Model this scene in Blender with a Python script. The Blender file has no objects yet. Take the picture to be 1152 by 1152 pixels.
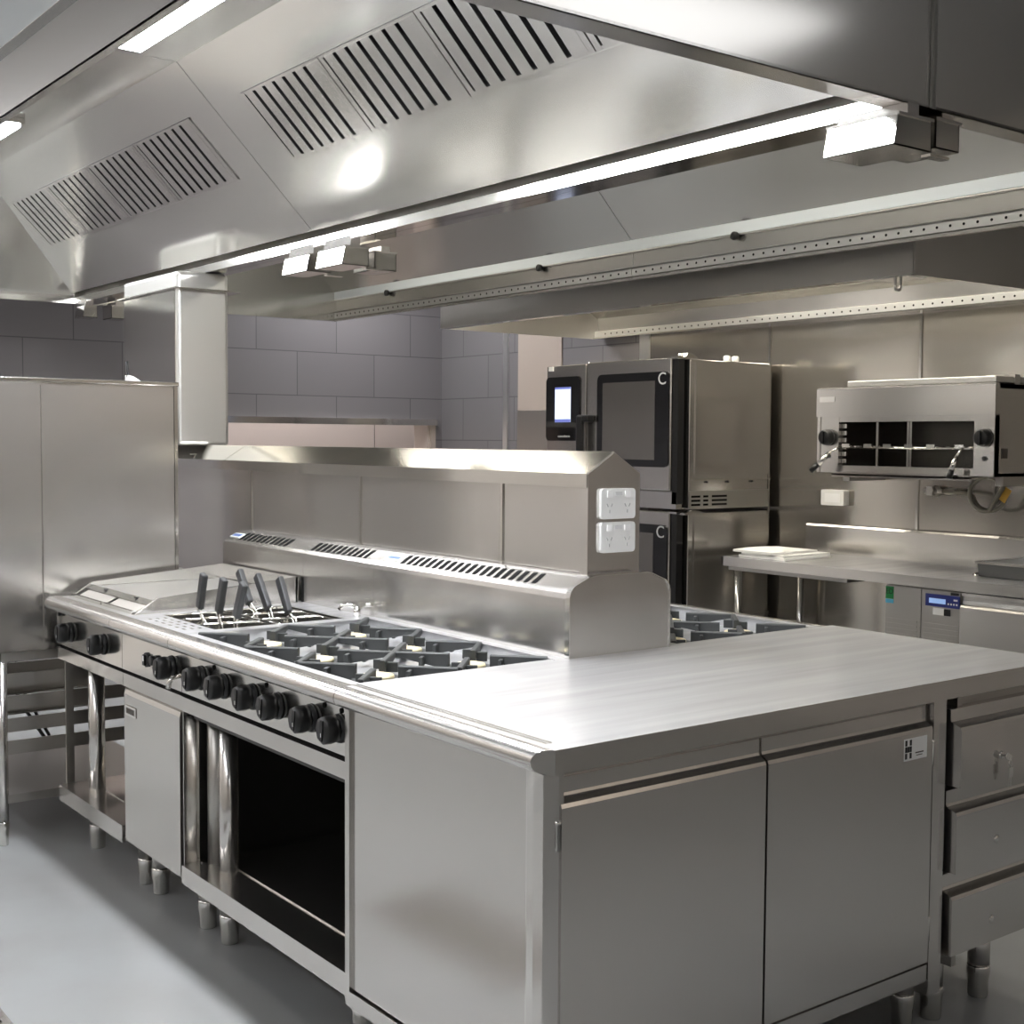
import bpy, bmesh, math, random
from mathutils import Vector, Matrix
random.seed(4)
S = bpy.context.scene
COL = S.collection
FZ = -0.04            # floor level (bench tops sit at z = 0.90)
V = Vector

# ------------------------------------------------------------------ materials
def lin(c):
    return tuple(((x/255)/12.92 if x/255 <= .04045 else ((x/255+.055)/1.055)**2.4) for x in c) + (1,)

MATS = {}
def mat(name, rgb, rough=.5, metal=0., spec=.5, emit=None, es=1., coat=0.):
    m = bpy.data.materials.new(name); m.use_nodes = True
    b = m.node_tree.nodes['Principled BSDF']
    b.inputs['Base Color'].default_value = lin(rgb)
    b.inputs['Roughness'].default_value = rough
    b.inputs['Metallic'].default_value = metal
    b.inputs['Specular IOR Level'].default_value = spec
    if coat: b.inputs['Coat Weight'].default_value = coat
    if emit:
        b.inputs['Emission Color'].default_value = lin(emit)
        b.inputs['Emission Strength'].default_value = es
    MATS[name] = m
    return m

def brushed(name, rgb, r0, r1, wide=0., wider=.5, wav=0., wscale=1.2, streak=None):
    """stainless sheet: slow roughness variation, a broad second lobe from the brushing, optional waviness"""
    m = mat(name, rgb, r0, 1.0)
    nt = m.node_tree; N = nt.nodes; L = nt.links
    b = N['Principled BSDF']; out = N['Material Output']
    geo = N.new('ShaderNodeNewGeometry')
    n = N.new('ShaderNodeTexNoise'); n.inputs['Scale'].default_value = 2.3; n.inputs['Detail'].default_value = 2
    if streak:
        mp = N.new('ShaderNodeMapping'); mp.inputs['Scale'].default_value = streak; n.inputs['Scale'].default_value = 1.
        L.new(geo.outputs['Position'], mp.inputs['Vector']); L.new(mp.outputs['Vector'], n.inputs['Vector'])
    else: L.new(geo.outputs['Position'], n.inputs['Vector'])
    mr = N.new('ShaderNodeMapRange'); mr.inputs['From Min'].default_value = .15; mr.inputs['From Max'].default_value = .85
    mr.inputs['To Min'].default_value = r0; mr.inputs['To Max'].default_value = r1
    L.new(n.outputs['Fac'], mr.inputs['Value'])
    if streak: L.new(mr.outputs['Result'], b.inputs['Roughness'])
    else: b.inputs['Roughness'].default_value = (r0+r1)/2
    bs = [b]
    if wide:
        b2 = N.new('ShaderNodeBsdfPrincipled'); bs.append(b2)
        b2.inputs['Base Color'].default_value = lin(rgb); b2.inputs['Metallic'].default_value = 1.; b2.inputs['Roughness'].default_value = wider
        mx = N.new('ShaderNodeMixShader'); mx.inputs[0].default_value = wide
        if streak:
            m5 = N.new('ShaderNodeMapRange'); m5.inputs['From Min'].default_value = .25; m5.inputs['From Max'].default_value = .75
            m5.inputs['To Min'].default_value = wide-.05; m5.inputs['To Max'].default_value = wide+.05
            L.new(n.outputs['Fac'], m5.inputs['Value']); L.new(m5.outputs['Result'], mx.inputs[0])
        L.new(b.outputs[0], mx.inputs[1]); L.new(b2.outputs[0], mx.inputs[2]); L.new(mx.outputs[0], out.inputs['Surface'])
    if wav:
        bp = N.new('ShaderNodeBump'); bp.inputs['Distance'].default_value = .01; bp.inputs['Strength'].default_value = wav
        nw = N.new('ShaderNodeTexNoise'); nw.inputs['Scale'].default_value = wscale; nw.inputs['Detail'].default_value = 0
        L.new(geo.outputs['Position'], nw.inputs['Vector']); L.new(nw.outputs['Fac'], bp.inputs['Height'])
        for q in bs: L.new(bp.outputs['Normal'], q.inputs['Normal'])
    return m

STEEL  = brushed('stainless_steel', (213,210,206), .16, .20, .12, .48, wav=.10, wscale=1.6)
STEELH = brushed('hood_steel', (218,216,211), .13, .18, .22, .45, wav=.25, wscale=2.0)
STEELT = brushed('worktop_steel', (217,217,218), .15, .19, .48, .55, streak=(1.4,20,1.4))
STEELP = mat('polished_steel', (224,222,217), .13, 1.)
STEELW = brushed('wall_cladding_steel', (196,191,182), .14, .18, .15, .4, wav=.55, wscale=2.3)
STEELC = brushed('riser_steel', (222,221,217), .16, .20, .5, .5)
STEELD = brushed('dull_steel', (186,183,178), .33, .40)
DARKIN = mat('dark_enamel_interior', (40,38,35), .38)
BLACK  = mat('black_plastic', (16,16,17), .38)
BLACKM = mat('black_handle_grip', (38,39,41), .55)
IRON   = mat('cast_iron', (46,48,48), .55)
BRASS  = mat('burner_cap_cream', (226,213,176), .35, .4)
GAP    = mat('shadow_gap_black', (9,9,8), .85, spec=.15)
WHITE  = mat('white_plastic', (232,232,230), .35)
PAPER  = mat('white_paper', (236,236,234), .8)
GLASSB = mat('black_glass', (9,9,11), .06, 0., .6, coat=.6)
OVENGL = mat('oven_door_glass', (150,147,143), .12, .85, .7)
CHAMB  = mat('chamber_steel', (96,93,88), .22, .85)
SCREEN = mat('touch_screen', (20,22,30), .2, emit=(214,226,255), es=1.25)
SCRBAR = mat('touch_screen_bar', (20,22,30), .2, emit=(120,130,205), es=.8)
BLUE   = mat('blue_control_foil', (38,48,120), .35)
LCD    = mat('lcd_window', (150,180,225), .3, emit=(150,185,240), es=.35)
BADGE  = mat('badge_blue', (52,84,150), .35)
GREEN  = mat('energy_green', (22,120,60), .5)
CYAN   = mat('energy_cyan', (90,170,205), .5)
YELLOW = mat('yellow_tag', (206,164,70), .6)
RUBBER = mat('grey_hose', (118,114,104), .42, .4)
CABLE  = mat('black_cable', (18,18,18), .5)
GROOVE = mat('seam_line', (92,88,82), .5, .6)
BEIGE  = mat('beige_panel', (176,162,150), .5)
BEIGEL = mat('beige_lining', (205,190,180), .5)
TRIM   = mat('trim_aluminium', (214,214,212), .3, .9)
CEIL   = mat('ceiling_paint', (206,212,214), .7)
CEILD  = mat('ceiling_grey_paint', (128,130,132), .7)
WALLP  = mat('wall_paint', (212,205,197), .6)
LAMP   = mat('lamp_diffuser', (245,245,240), .5, emit=(247,250,255), es=116.)
LAMPR  = mat('lamp_diffuser_dim', (245,245,240), .5, emit=(255,249,236), es=16.)
LAMPP  = mat('plenum_diffuser', (240,240,236), .5, emit=(252,251,250), es=3.)
LAMPH  = mat('wall_hood_diffuser', (245,245,245), .5, emit=(255,247,232), es=30.)
FILLC  = mat('added_fill_ambient', (245,245,245), .5, emit=(250,251,255), es=4.)  # glow of the added ambient panel, not a fitting in view

def floor_mat():
    m = mat('vinyl_floor', (190,191,189), .36)
    nt = m.node_tree; N = nt.nodes; L = nt.links; b = N['Principled BSDF']
    g = N.new('ShaderNodeNewGeometry')
    n = N.new('ShaderNodeTexNoise'); n.inputs['Scale'].default_value = 2.2; n.inputs['Detail'].default_value = 5
    L.new(g.outputs['Position'], n.inputs['Vector'])
    cr = N.new('ShaderNodeValToRGB')
    cr.color_ramp.elements[0].position = .3; cr.color_ramp.elements[0].color = lin((129,129,128))
    cr.color_ramp.elements[1].position = .7; cr.color_ramp.elements[1].color = lin((139,141,141))
    L.new(n.outputs['Fac'], cr.inputs['Fac']); L.new(cr.outputs['Color'], b.inputs['Base Color'])
    n2 = N.new('ShaderNodeTexNoise'); n2.inputs['Scale'].default_value = 260
    L.new(g.outputs['Position'], n2.inputs['Vector'])
    bp = N.new('ShaderNodeBump'); bp.inputs['Strength'].default_value = .06; bp.inputs['Distance'].default_value = .002
    L.new(n2.outputs['Fac'], bp.inputs['Height']); L.new(bp.outputs['Normal'], b.inputs['Normal'])
    return m
FLOOR = floor_mat()

def tile_mat():
    m = mat('grey_wall_tile', (120,116,117), .38)
    nt = m.node_tree; N = nt.nodes; L = nt.links; b = N['Principled BSDF']
    g = N.new('ShaderNodeNewGeometry'); sp = N.new('ShaderNodeSeparateXYZ'); cb = N.new('ShaderNodeCombineXYZ')
    L.new(g.outputs['Position'], sp.inputs[0])
    ad = N.new('ShaderNodeMath'); ad.operation = 'ADD'           # X + Y runs along both tiled walls
    L.new(sp.outputs['X'], ad.inputs[0]); L.new(sp.outputs['Y'], ad.inputs[1])
    a2 = N.new('ShaderNodeMath'); a2.operation = 'ADD'; a2.inputs[1].default_value = .605
    L.new(ad.outputs[0], a2.inputs[0])
    z2 = N.new('ShaderNodeMath'); z2.operation = 'ADD'; z2.inputs[1].default_value = .06
    L.new(sp.outputs['Z'], z2.inputs[0])
    L.new(a2.outputs[0], cb.inputs[0]); L.new(z2.outputs[0], cb.inputs[1])
    br = N.new('ShaderNodeTexBrick'); br.inputs['Scale'].default_value = 1.
    br.inputs['Brick Width'].default_value = .63; br.inputs['Row Height'].default_value = .31
    br.inputs['Mortar Size'].default_value = .0035; br.inputs['Mortar Smooth'].default_value = .1
    br.inputs['Color1'].default_value = lin((122,118,119)); br.inputs['Color2'].default_value = lin((118,114,115))
    br.inputs['Mortar'].default_value = lin((88,85,86))
    L.new(cb.outputs[0], br.inputs['Vector']); L.new(br.outputs['Color'], b.inputs['Base Color'])
    return m
TILE = tile_mat()

# ------------------------------------------------------------------ geometry helpers
ORG = {}
class MB:
    """collects shapes (world coordinates) into one mesh"""
    def __init__(s): s.bm = bmesh.new(); s.mats = []; s.cur = 0
    def use(s, m):
        if m not in s.mats: s.mats.append(m)
        s.cur = s.mats.index(m); return s
    def _f(s, vs):
        try:
            f = s.bm.faces.new(vs); f.material_index = s.cur; return f
        except ValueError: return None
    def hexa(s, p, bev=0., seg=2):
        v = [s.bm.verts.new(q) for q in p]
        fs = [s._f([v[i] for i in q]) for q in ((0,3,2,1),(4,5,6,7),(0,1,5,4),(1,2,6,5),(2,3,7,6),(3,0,4,7))]
        if bev:
            es = list({e for f in fs if f for e in f.edges})
            r = bmesh.ops.bevel(s.bm, geom=es, offset=bev, segments=seg, affect='EDGES', profile=.5)
            for f in r['faces']: f.material_index = s.cur
        return s
    def box(s, x0, x1, y0, y1, z0, z1, bev=0., seg=2):
        x0,x1 = sorted((x0,x1)); y0,y1 = sorted((y0,y1)); z0,z1 = sorted((z0,z1))
        return s.hexa([(x0,y0,z0),(x1,y0,z0),(x1,y1,z0),(x0,y1,z0),(x0,y0,z1),(x1,y0,z1),(x1,y1,z1),(x0,y1,z1)], bev, seg)
    def obox(s, c, ax, ay, az, hx, hy, hz, bev=0.):
        c=V(c); ax=V(ax).normalized()*hx; ay=V(ay).normalized()*hy; az=V(az).normalized()*hz
        P=[]
        for sz in (-1,1):
            for sx,sy in ((-1,-1),(1,-1),(1,1),(-1,1)): P.append(tuple(c+ax*sx+ay*sy+az*sz))
        return s.hexa(P, bev)
    def prism(s, prof, axis, a, b, a2=None, b2=None, bev=0.):
        """profile polygon extruded along an axis; a2/b2: callables giving the end position per profile point (mitres)"""
        def pt(u,w,t):
            return {'Y':(u,t,w),'X':(t,u,w),'Z':(u,w,t)}[axis]
        va=[s.bm.verts.new(pt(u,w,a2(u,w) if a2 else a)) for u,w in prof]
        vb=[s.bm.verts.new(pt(u,w,b2(u,w) if b2 else b)) for u,w in prof]
        n=len(prof); fs=[]
        for i in range(n):
            j=(i+1)%n; fs.append(s._f([va[i],va[j],vb[j],vb[i]]))
        fs.append(s._f(va[::-1])); fs.append(s._f(vb))
        if bev:
            es=list({e for f in fs if f for e in f.edges})
            bmesh.ops.bevel(s.bm, geom=es, offset=bev, segments=2, affect='EDGES', profile=.5)
        return s
    def sheet(s, prof, axis, a, b, th=.003, a2=None, b2=None):
        """open folded profile given thickness and extruded"""
        n=len(prof); off=[]
        for i in range(n):
            d=V((0,0))
            if i>0: d+= (V(prof[i])-V(prof[i-1])).normalized()
            if i<n-1: d+= (V(prof[i+1])-V(prof[i])).normalized()
            d.normalize(); nrm=V((-d.y,d.x)); 
            k=1.
            if 0<i<n-1:
                e=(V(prof[i])-V(prof[i-1])).normalized(); k=1/max(.3,V((-e.y,e.x)).dot(nrm))
            off.append(V(prof[i])+nrm*th*k)
        for i in range(n-1):
            s.prism([prof[i],prof[i+1],tuple(off[i+1]),tuple(off[i])],axis,a,b,a2,b2)
        return s
    def cyl(s, p0, p1, r0, r1=None, n=20, cap=True):
        r1=r0 if r1 is None else r1
        p0=V(p0); p1=V(p1); d=(p1-p0).normalized()
        u=d.orthogonal().normalized(); w=d.cross(u)
        A=[];B=[]
        for i in range(n):
            t=2*math.pi*i/n; o=u*math.cos(t)+w*math.sin(t)
            A.append(s.bm.verts.new(p0+o*r0)); B.append(s.bm.verts.new(p1+o*r1))
        for i in range(n):
            j=(i+1)%n; f=s._f([A[i],A[j],B[j],B[i]])
            if f: f.smooth=True
        if cap: s._f(A[::-1]); s._f(B)
        return s
    def lathe(s, base, axis, prof, n=24):
        base=V(base); d=V(axis).normalized(); u=d.orthogonal().normalized(); w=d.cross(u); rings=[]
        for r,h in prof:
            rings.append([s.bm.verts.new(base+d*h+(u*math.cos(2*math.pi*i/n)+w*math.sin(2*math.pi*i/n))*max(r,1e-4)) for i in range(n)])
        for a,b in zip(rings,rings[1:]):
            for i in range(n):
                j=(i+1)%n; f=s._f([a[i],a[j],b[j],b[i]])
                if f: f.smooth=True
        s._f(rings[0][::-1]); s._f(rings[-1])
        return s
    def tube(s, pts, r, n=10):
        pts=[V(p) for p in pts]; rings=[]; u=None
        for i,p in enumerate(pts):
            d=V((0,0,0))
            if i>0: d+=(p-pts[i-1]).normalized()
            if i<len(pts)-1: d+=(pts[i+1]-p).normalized()
            d.normalize()
            u = d.orthogonal().normalized() if u is None else (u-d*u.dot(d)).normalized()
            w=d.cross(u)
            rings.append([s.bm.verts.new(p+(u*math.cos(2*math.pi*k/n)+w*math.sin(2*math.pi*k/n))*r) for k in range(n)])
        for a,b in zip(rings,rings[1:]):
            for i in range(n):
                j=(i+1)%n; f=s._f([a[i],a[j],b[j],b[i]])
                if f: f.smooth=True
        s._f(rings[0][::-1]); s._f(rings[-1])
        return s
    def rrect(s, plane, val, th, a0, a1, b0, b1, r, n=6):
        """rounded plate in plane X=val or Y=val; (a,b) are the in-plane coordinates"""
        pts=[]
        for ca,cb,t0 in ((a1-r,b1-r,0),(a0+r,b1-r,90),(a0+r,b0+r,180),(a1-r,b0+r,270)):
            for i in range(n+1):
                t=math.radians(t0+90*i/n); pts.append((ca+r*math.cos(t),cb+r*math.sin(t)))
        return s.prism(pts, plane, val, val+th)
    def build(s, name, m=None, parent=None, smooth=False):
        bm=s.bm
        if m is not None and m not in s.mats: 
            if not s.mats: s.mats=[m]
        bmesh.ops.remove_doubles(bm, verts=bm.verts, dist=1e-6)
        bmesh.ops.recalc_face_normals(bm, faces=bm.faces)
        cs=[v.co for v in bm.verts]
        lo=V([min(c[i] for c in cs) for i in range(3)]); hi=V([max(c[i] for c in cs) for i in range(3)])
        o0=(lo+hi)/2
        if parent is None: o0.z=lo.z
        for v in bm.verts: v.co-=o0
        if smooth:
            for f in bm.faces: f.smooth=True
        me=bpy.data.meshes.new(name); bm.to_mesh(me); bm.free()
        for x in s.mats: me.materials.append(x)
        o=bpy.data.objects.new(name,me); COL.objects.link(o)
        if parent is not None:
            o.parent=parent; o.location=o0-ORG[parent]
        else: o.location=o0
        ORG[o]=o0
        return o

def tag(o, label=None, cat=None, group=None, kind=None):
    if label: o['label']=label
    if cat: o['category']=cat
    if group: o['group']=group
    if kind: o['kind']=kind
    return o
def thing(name, label, cat, loc, group=None):
    o=bpy.data.objects.new(name,None); COL.objects.link(o)
    o.location=loc; o.empty_display_size=.05; ORG[o]=V(loc)
    return tag(o,label,cat,group)
def struct(o): o['kind']='structure'; return o
def lettering(body, size, m, parent, origin, ax, ay, name='lettering', depth=.0006):
    """flat raised lettering; ax = reading direction, ay = up direction"""
    cu=bpy.data.curves.new('t','FONT'); cu.body=body; cu.size=size; cu.extrude=depth; cu.align_x='CENTER'; cu.align_y='CENTER'
    t=bpy.data.objects.new('t',cu); COL.objects.link(t)
    bpy.context.view_layer.update()
    me=bpy.data.meshes.new_from_object(t.evaluated_get(bpy.context.evaluated_depsgraph_get()))
    bpy.data.objects.remove(t); bpy.data.curves.remove(cu)
    ax=V(ax).normalized(); ay=V(ay).normalized(); az=ax.cross(ay)
    M=Matrix((ax,ay,az)).transposed().to_4x4()
    me.transform(M)
    me.materials.clear(); me.materials.append(m); me.name=name
    o=bpy.data.objects.new(name,me); COL.objects.link(o)
    o.parent=parent; o.location=V(origin)-ORG[parent]; ORG[o]=V(origin)
    return o
def leg(parent, x, y, ztop, r=.03, m=None, collar=None):
    """round steel leg with an adjustable foot"""
    m = m or STEEL
    o=MB().cyl((x,y,FZ+.07),(x,y,ztop),r,n=24).build('leg',m,parent)
    MB().lathe((x,y,FZ),(0,0,1),[(r*.84,0),(r*.90,.004),(r*.92,.045),(r*1.05,.068),(r*1.05,.085),(r,.09)]).build('foot',STEELP,o)
    return o

NOSE=[(.034,.90)]+[(.026-.026*math.sin(math.radians(t)),.874+.026*math.cos(math.radians(t))) for t in range(0,136,9)]+[(.034,.849)]
def mirror(prof, c=1.84): return [(c-x,z) for x,z in prof]

# ------------------------------------------------------------------ room
def room():
    struct(MB().box(-3.6,5.4,-4.6,7.6,FZ-.1,FZ).build('floor',FLOOR))
    struct(MB().box(-3.6,5.4,-4.6,7.6,3.0,3.1).build('ceiling',CEILD))
    # back wall with a serving opening X 1.2..4.0, z 1.0..1.60
    b=MB()
    b.box(-.7,1.2,6.34,6.54,FZ,3.0).box(1.2,3.985,6.34,6.54,1.645,3.0).box(1.2,3.985,6.34,6.54,FZ,1.0).box(3.985,4.25,6.34,6.54,FZ,3.0)
    struct(b.build('wall_back',TILE))
    struct(MB().box(-3.6,-.7,6.34,6.54,FZ,3.0).build('wall_far',WALLP))
    w=struct(MB().use(BEIGEL).box(3.93,3.985,6.35,6.54,1.0,1.60).build('window_1',BEIGEL))
    MB().box(1.2,3.985,6.30,6.56,1.60,1.645).build('window_head',STEELP,w)
    struct(MB().use(BEIGEL).box(.2,5.2,7.40,7.5,FZ,3.0).box(5.2,5.3,6.54,7.5,FZ,3.0).box(.1,.2,6.54,7.5,FZ,3.0).use(GROOVE).box(4.09,4.094,7.398,7.40,FZ,3.0).build('wall_servery',BEIGEL))
    MB().box(3.945,3.985,6.325,6.345,1.0,1.60).build('window_jamb',BEIGE,w)
    MB().box(1.2,3.985,6.30,6.49,.97,1.0).build('window_sill',STEEL,w)
    struct(MB().box(4.05,4.25,5.54,6.34,FZ,3.0).box(4.05,4.25,5.37,5.49,FZ,3.0).box(4.05,4.25,4.11,4.89,FZ,3.0).box(4.05,4.25,-.95,4.11,FZ,3.0).build('wall_right',TILE))
    struct(MB().box(4.05,4.25,-4.6,-.95,FZ,3.0).build('wall_side',WALLP))
    struct(MB().box(4.035,4.25,5.49,5.54,FZ,3.0).build('trim_1',TRIM))
    d=MB().box(4.04,4.25,4.89,5.37,FZ,3.0).use(GROOVE).box(4.036,4.04,4.89,5.37,1.685,1.70)
    d.mats.insert(0,BEIGE) if False else None
    p=MB().use(BEIGE).box(4.04,4.25,4.89,5.37,FZ,3.0); p.use(STEELD).box(4.034,4.04,4.89,5.37,FZ,1.70)
    struct(p.build('wall_pillar',BEIGE))
    struct(MB().box(4.03,4.05,4.02,4.11,FZ,3.0).build('trim_2',TRIM))
    # stainless cladding sheets on the right wall with joint strips
    ys=[4.02,3.04,2.05,1.05,.05,-.95]
    k=MB()
    for y1,y0 in zip(ys,ys[1:]): k.box(4.035,4.05,y0+.002,y1-.002,FZ,2.6)
    struct(k.build('wall_cladding',STEELW))
    k=MB()
    for y in ys[1:-1]: k.box(4.028,4.036,y-.007,y+.007,FZ,2.6)
    struct(k.build('trim_3',STEELP))
    struct(MB().box(-3.7,-3.6,-4.6,6.8,FZ,3.0).build('wall_left',WALLP))
    struct(MB().box(-3.6,4.25,-4.7,-4.6,FZ,3.0).build('wall_front',WALLP))
    # floor grate
    g=thing('floor_grate','slotted steel drain grate set in the pale floor of the aisle','grate',(-.72,1.2,FZ))
    MB().box(-.88,-.86,.9,1.72,FZ,FZ+.006).box(-.575,-.555,.9,1.72,FZ,FZ+.006).box(-.88,-.555,1.70,1.72,FZ,FZ+.006).box(-.88,-.555,.9,.92,FZ,FZ+.006).build('grate_frame',STEEL,g)
    s=MB()
    for i in range(8): s.box(-.852+.034*i,-.838+.034*i,.92,1.70,FZ+.001,FZ+.005)
    for i in range(6): s.box(-.86,-.575,1.0+.13*i,1.012+.13*i,FZ+.001,FZ+.005)
    s.build('bars',STEEL,g)
    MB().box(-.86,-.575,.92,1.70,FZ-.0005,FZ+.0008).build('drain_pit',GAP,g)
room()

# ------------------------------------------------------------------ island: worktop, cabinet, drawers
def ridge_line(mb, x): mb.box(x-.003,x+.003,.05,.80,.8995,.9022)
def worktop():
    t=thing('worktop','long brushed steel worktop with rounded left nosing on the near end of the island','worktop',(.92,.40,.85))
    b=MB()
    b.use(STEELT).box(.034,1.84,0,.80,.888,.90,.0)
    b.use(STEEL).box(.034,1.84,-.0005,.012,.851,.8995).box(1.828,1.84,.012,.80,.851,.888).box(.034,1.84,.78,.80,.862,.888)
    b.build('top',STEELT,t)
    n=MB().prism(NOSE,'Y',.034,.80,a2=lambda u,w:.034-u)
    n.build('front_nosing',STEEL,t)
    r=MB(); ridge_line(r,.052); ridge_line(r,.064); r.build('marine_edge',STEELP,t)
worktop()

def door_profile(z0,z1,zt,t=.02):
    # (Y,z): flat face, bevelled finger pull, recessed upright
    return [(t,z0),(0,z0),(0,z1-.012),(.003,z1-.004),(.020,z1+.006),(.022,z1+.012),(.022,zt),(.030,zt),(.030,z0)]
def hinge(parent,x,y,z0,z1):
    MB().cyl((x,y,z0),(x,y,z1),.006,n=12).lathe((x,y,z1),(0,0,1),[(.006,0),(.008,.002),(.006,.007),(.001,.009)],12).build('hinge',STEELP,parent)
def cabinet():
    c=thing('base_cabinet','two-door stainless base cabinet under the near end of the worktop','cabinet',(.68,.4,FZ))
    b=MB().box(.05,1.30,.03,.78,.16,.845)
    b.build('carcass',STEELD,c)
    s=MB().box(.030,.05,.075,.765,.168,.849)
    s.build('end_panel',STEEL,c)
    p=MB().box(.022,.05,.765,.785,.125,.849).box(.022,.05,.075,.765,.125,.160).box(.024,.05,.055,.075,.125,.849).use(GAP).box(.0295,.031,.0745,.0765,.165,.849)
    p.mats=[STEEL,GAP] if p.mats==[GAP] else p.mats
    p=MB().use(STEEL).box(.022,.05,.765,.785,.125,.849).box(.022,.05,.078,.765,.125,.162).use(STEELP).box(.026,.034,.074,.079,.165,.849)
    p.build('end_frame',STEEL,c)
    MB().use(STEEL).prism([(.020,.048),(.020,.018),(.048,.004),(.060,.004),(.060,.05),(.03,.05),(.03,.074),(.024,.074)],'Z',.125,.851).build('corner_post',STEEL,c)
    MB().box(.06,1.25,.006,.05,.140,.182).build('bottom_rail',STEEL,c)
    MB().box(.06,1.25,.026,.05,.838,.851).build('top_rail',STEELD,c)
    MB().box(1.253,1.305,.004,.05,.10,.851).build('side_post',STEEL,c)
    MB().box(.052,1.252,.0315,.036,.16,.845).build('door_recess',GAP,c)
    d1=MB().prism(door_profile(.192,.795,.838),'X',.052,.634).build('door',STEEL,c)
    hinge(d1,.047,.006,.70,.752); hinge(d1,.047,.006,.24,.295)
    d2=MB().prism(door_profile(.192,.795,.838),'X',.641,1.244).build('door',STEEL,c)
    hinge(d2,1.249,.006,.69,.748); hinge(d2,1.249,.006,.242,.30)
    l=MB().use(WHITE).box(1.128,1.219,-.0012,0,.718,.772)
    l.use(BLACK)
    for i in range(3):
        for j in range(3):
            if (i+j)%2==0 or j==1: l.box(1.131+.009*i,1.139+.009*i,-.0016,-.0012,.723+.016*j,.737+.016*j)
    l.use(GROOVE).box(1.172,1.205,-.0016,-.0012,.733,.736).box(1.176,1.2,-.0016,-.0012,.727,.729)
    lp=l.build('label_plate',WHITE,d2); lp['label']='small white and black maker label'
    lettering('A TWO', .012, GROOVE, lp, (1.188,-.0014,.748),(1,0,0),(0,0,1)) if False else None
    leg(c,.10,.13,.15); leg(c,1.325,.13,.15); leg(c,.10,.70,.15); leg(c,1.325,.70,.15)
cabinet()

def drawers():
    u=thing('drawer_unit','stainless three-drawer unit right of the two-door cabinet, key hanging from top lock','drawers',(1.6,.4,FZ))
    MB().box(1.37,1.83,.05,.75,.16,.80).build('carcass',GAP,u)
    MB().box(1.375,1.395,.02,.055,.14,.85).box(1.81,1.83,.02,.055,.14,.85).box(1.395,1.81,.03,.055,.822,.846).build('frame',STEELD,u)
    for i,(z0,z1,zt,y) in enumerate(((.628,.785,.822,-.030),(.405,.566,.612,-.022),(.190,.347,.392,-.014))):
        pr=[(yy*1.5+y if yy<.03 else .06,z) for yy,z in door_profile(z0,z1,zt)]
        d=MB().prism(pr,'X',1.322,1.825).build('drawer',STEEL,u)
        zl=z0+.06
        lk=MB().lathe((1.50,y+.004,zl),(0,-1,0),[(.011,0),(.011,.005),(.008,.007),(.002,.0075)],16).build('lock',STEELP,d)
        if i==0:
            k=MB().lathe((1.50,y-.004,zl),(0,-1,0),[(.003,0),(.003,.012),(.009,.012),(.009,.015)],12)
            k.obox((1.507,y-.018,zl-.004),(1,0,-.5),(0,1,0),(.5,0,1),.010,.0012,.008)
            k.tube([(1.508,y-.018,zl-.004),(1.516,y-.02,zl-.016),(1.510,y-.02,zl-.030),(1.502,y-.02,zl-.018),(1.508,y-.018,zl-.004)],.0016,8)
            k.obox((1.509,y-.022,zl-.042),(1,0,0),(0,1,0),(0,0,1),.009,.0012,.013)
            k.obox((1.508,y-.022,zl-.066),(1,0,0),(0,1,0),(0,0,1),.003,.001,.014)
            kk=k.build('key',STEELP,d); kk['label']='pair of small keys hanging from lock'
        for zz in (z0+.03,z0+.10):
            pass
    leg(u,1.43,.115,.17); leg(u,1.655,.12,.17); leg(u,1.43,.68,.17); leg(u,1.655,.68,.17)
drawers()

# ------------------------------------------------------------------ cooking modules
def knob(parent, y, z=.787, x=.043, sgn=1):
    k=MB().use(BLACK)
    k.lathe((x,y,z),(-sgn,0,0),[(.037,0),(.036,.004),(.033,.008),(.031,.012)],24)
    k.lathe((x-sgn*.010,y,z),(-sgn,0,0),[(.034,0),(.036,.012),(.035,.034),(.032,.038),(.001,.038)],8)
    k.obox((x-sgn*.045,y,z),(0,1,.12),(1,0,0),(0,-.12,1),.006,.006,.026)
    kk=k.build('knob',BLACK,parent)
    MB().use(WHITE).box(x-sgn*.0517,x-sgn*.0505,y-.0015,y+.0015,z-.016,z-.006).build('pointer',WHITE,kk)
    return kk
def panel_hole(mb,y,z=.838,x=.0395):
    mb.cyl((x,y,z),(x-.003,y,z),.007,n=12)
def nosing(parent,y0,y1,right=False):
    pr=[(.055,.900)]+NOSE[1:-1]+[(.055,.849)]
    if right: pr=mirror(pr)
    MB().prism(pr,'Y',y0,y1).build('nosing',STEEL,parent)
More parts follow.
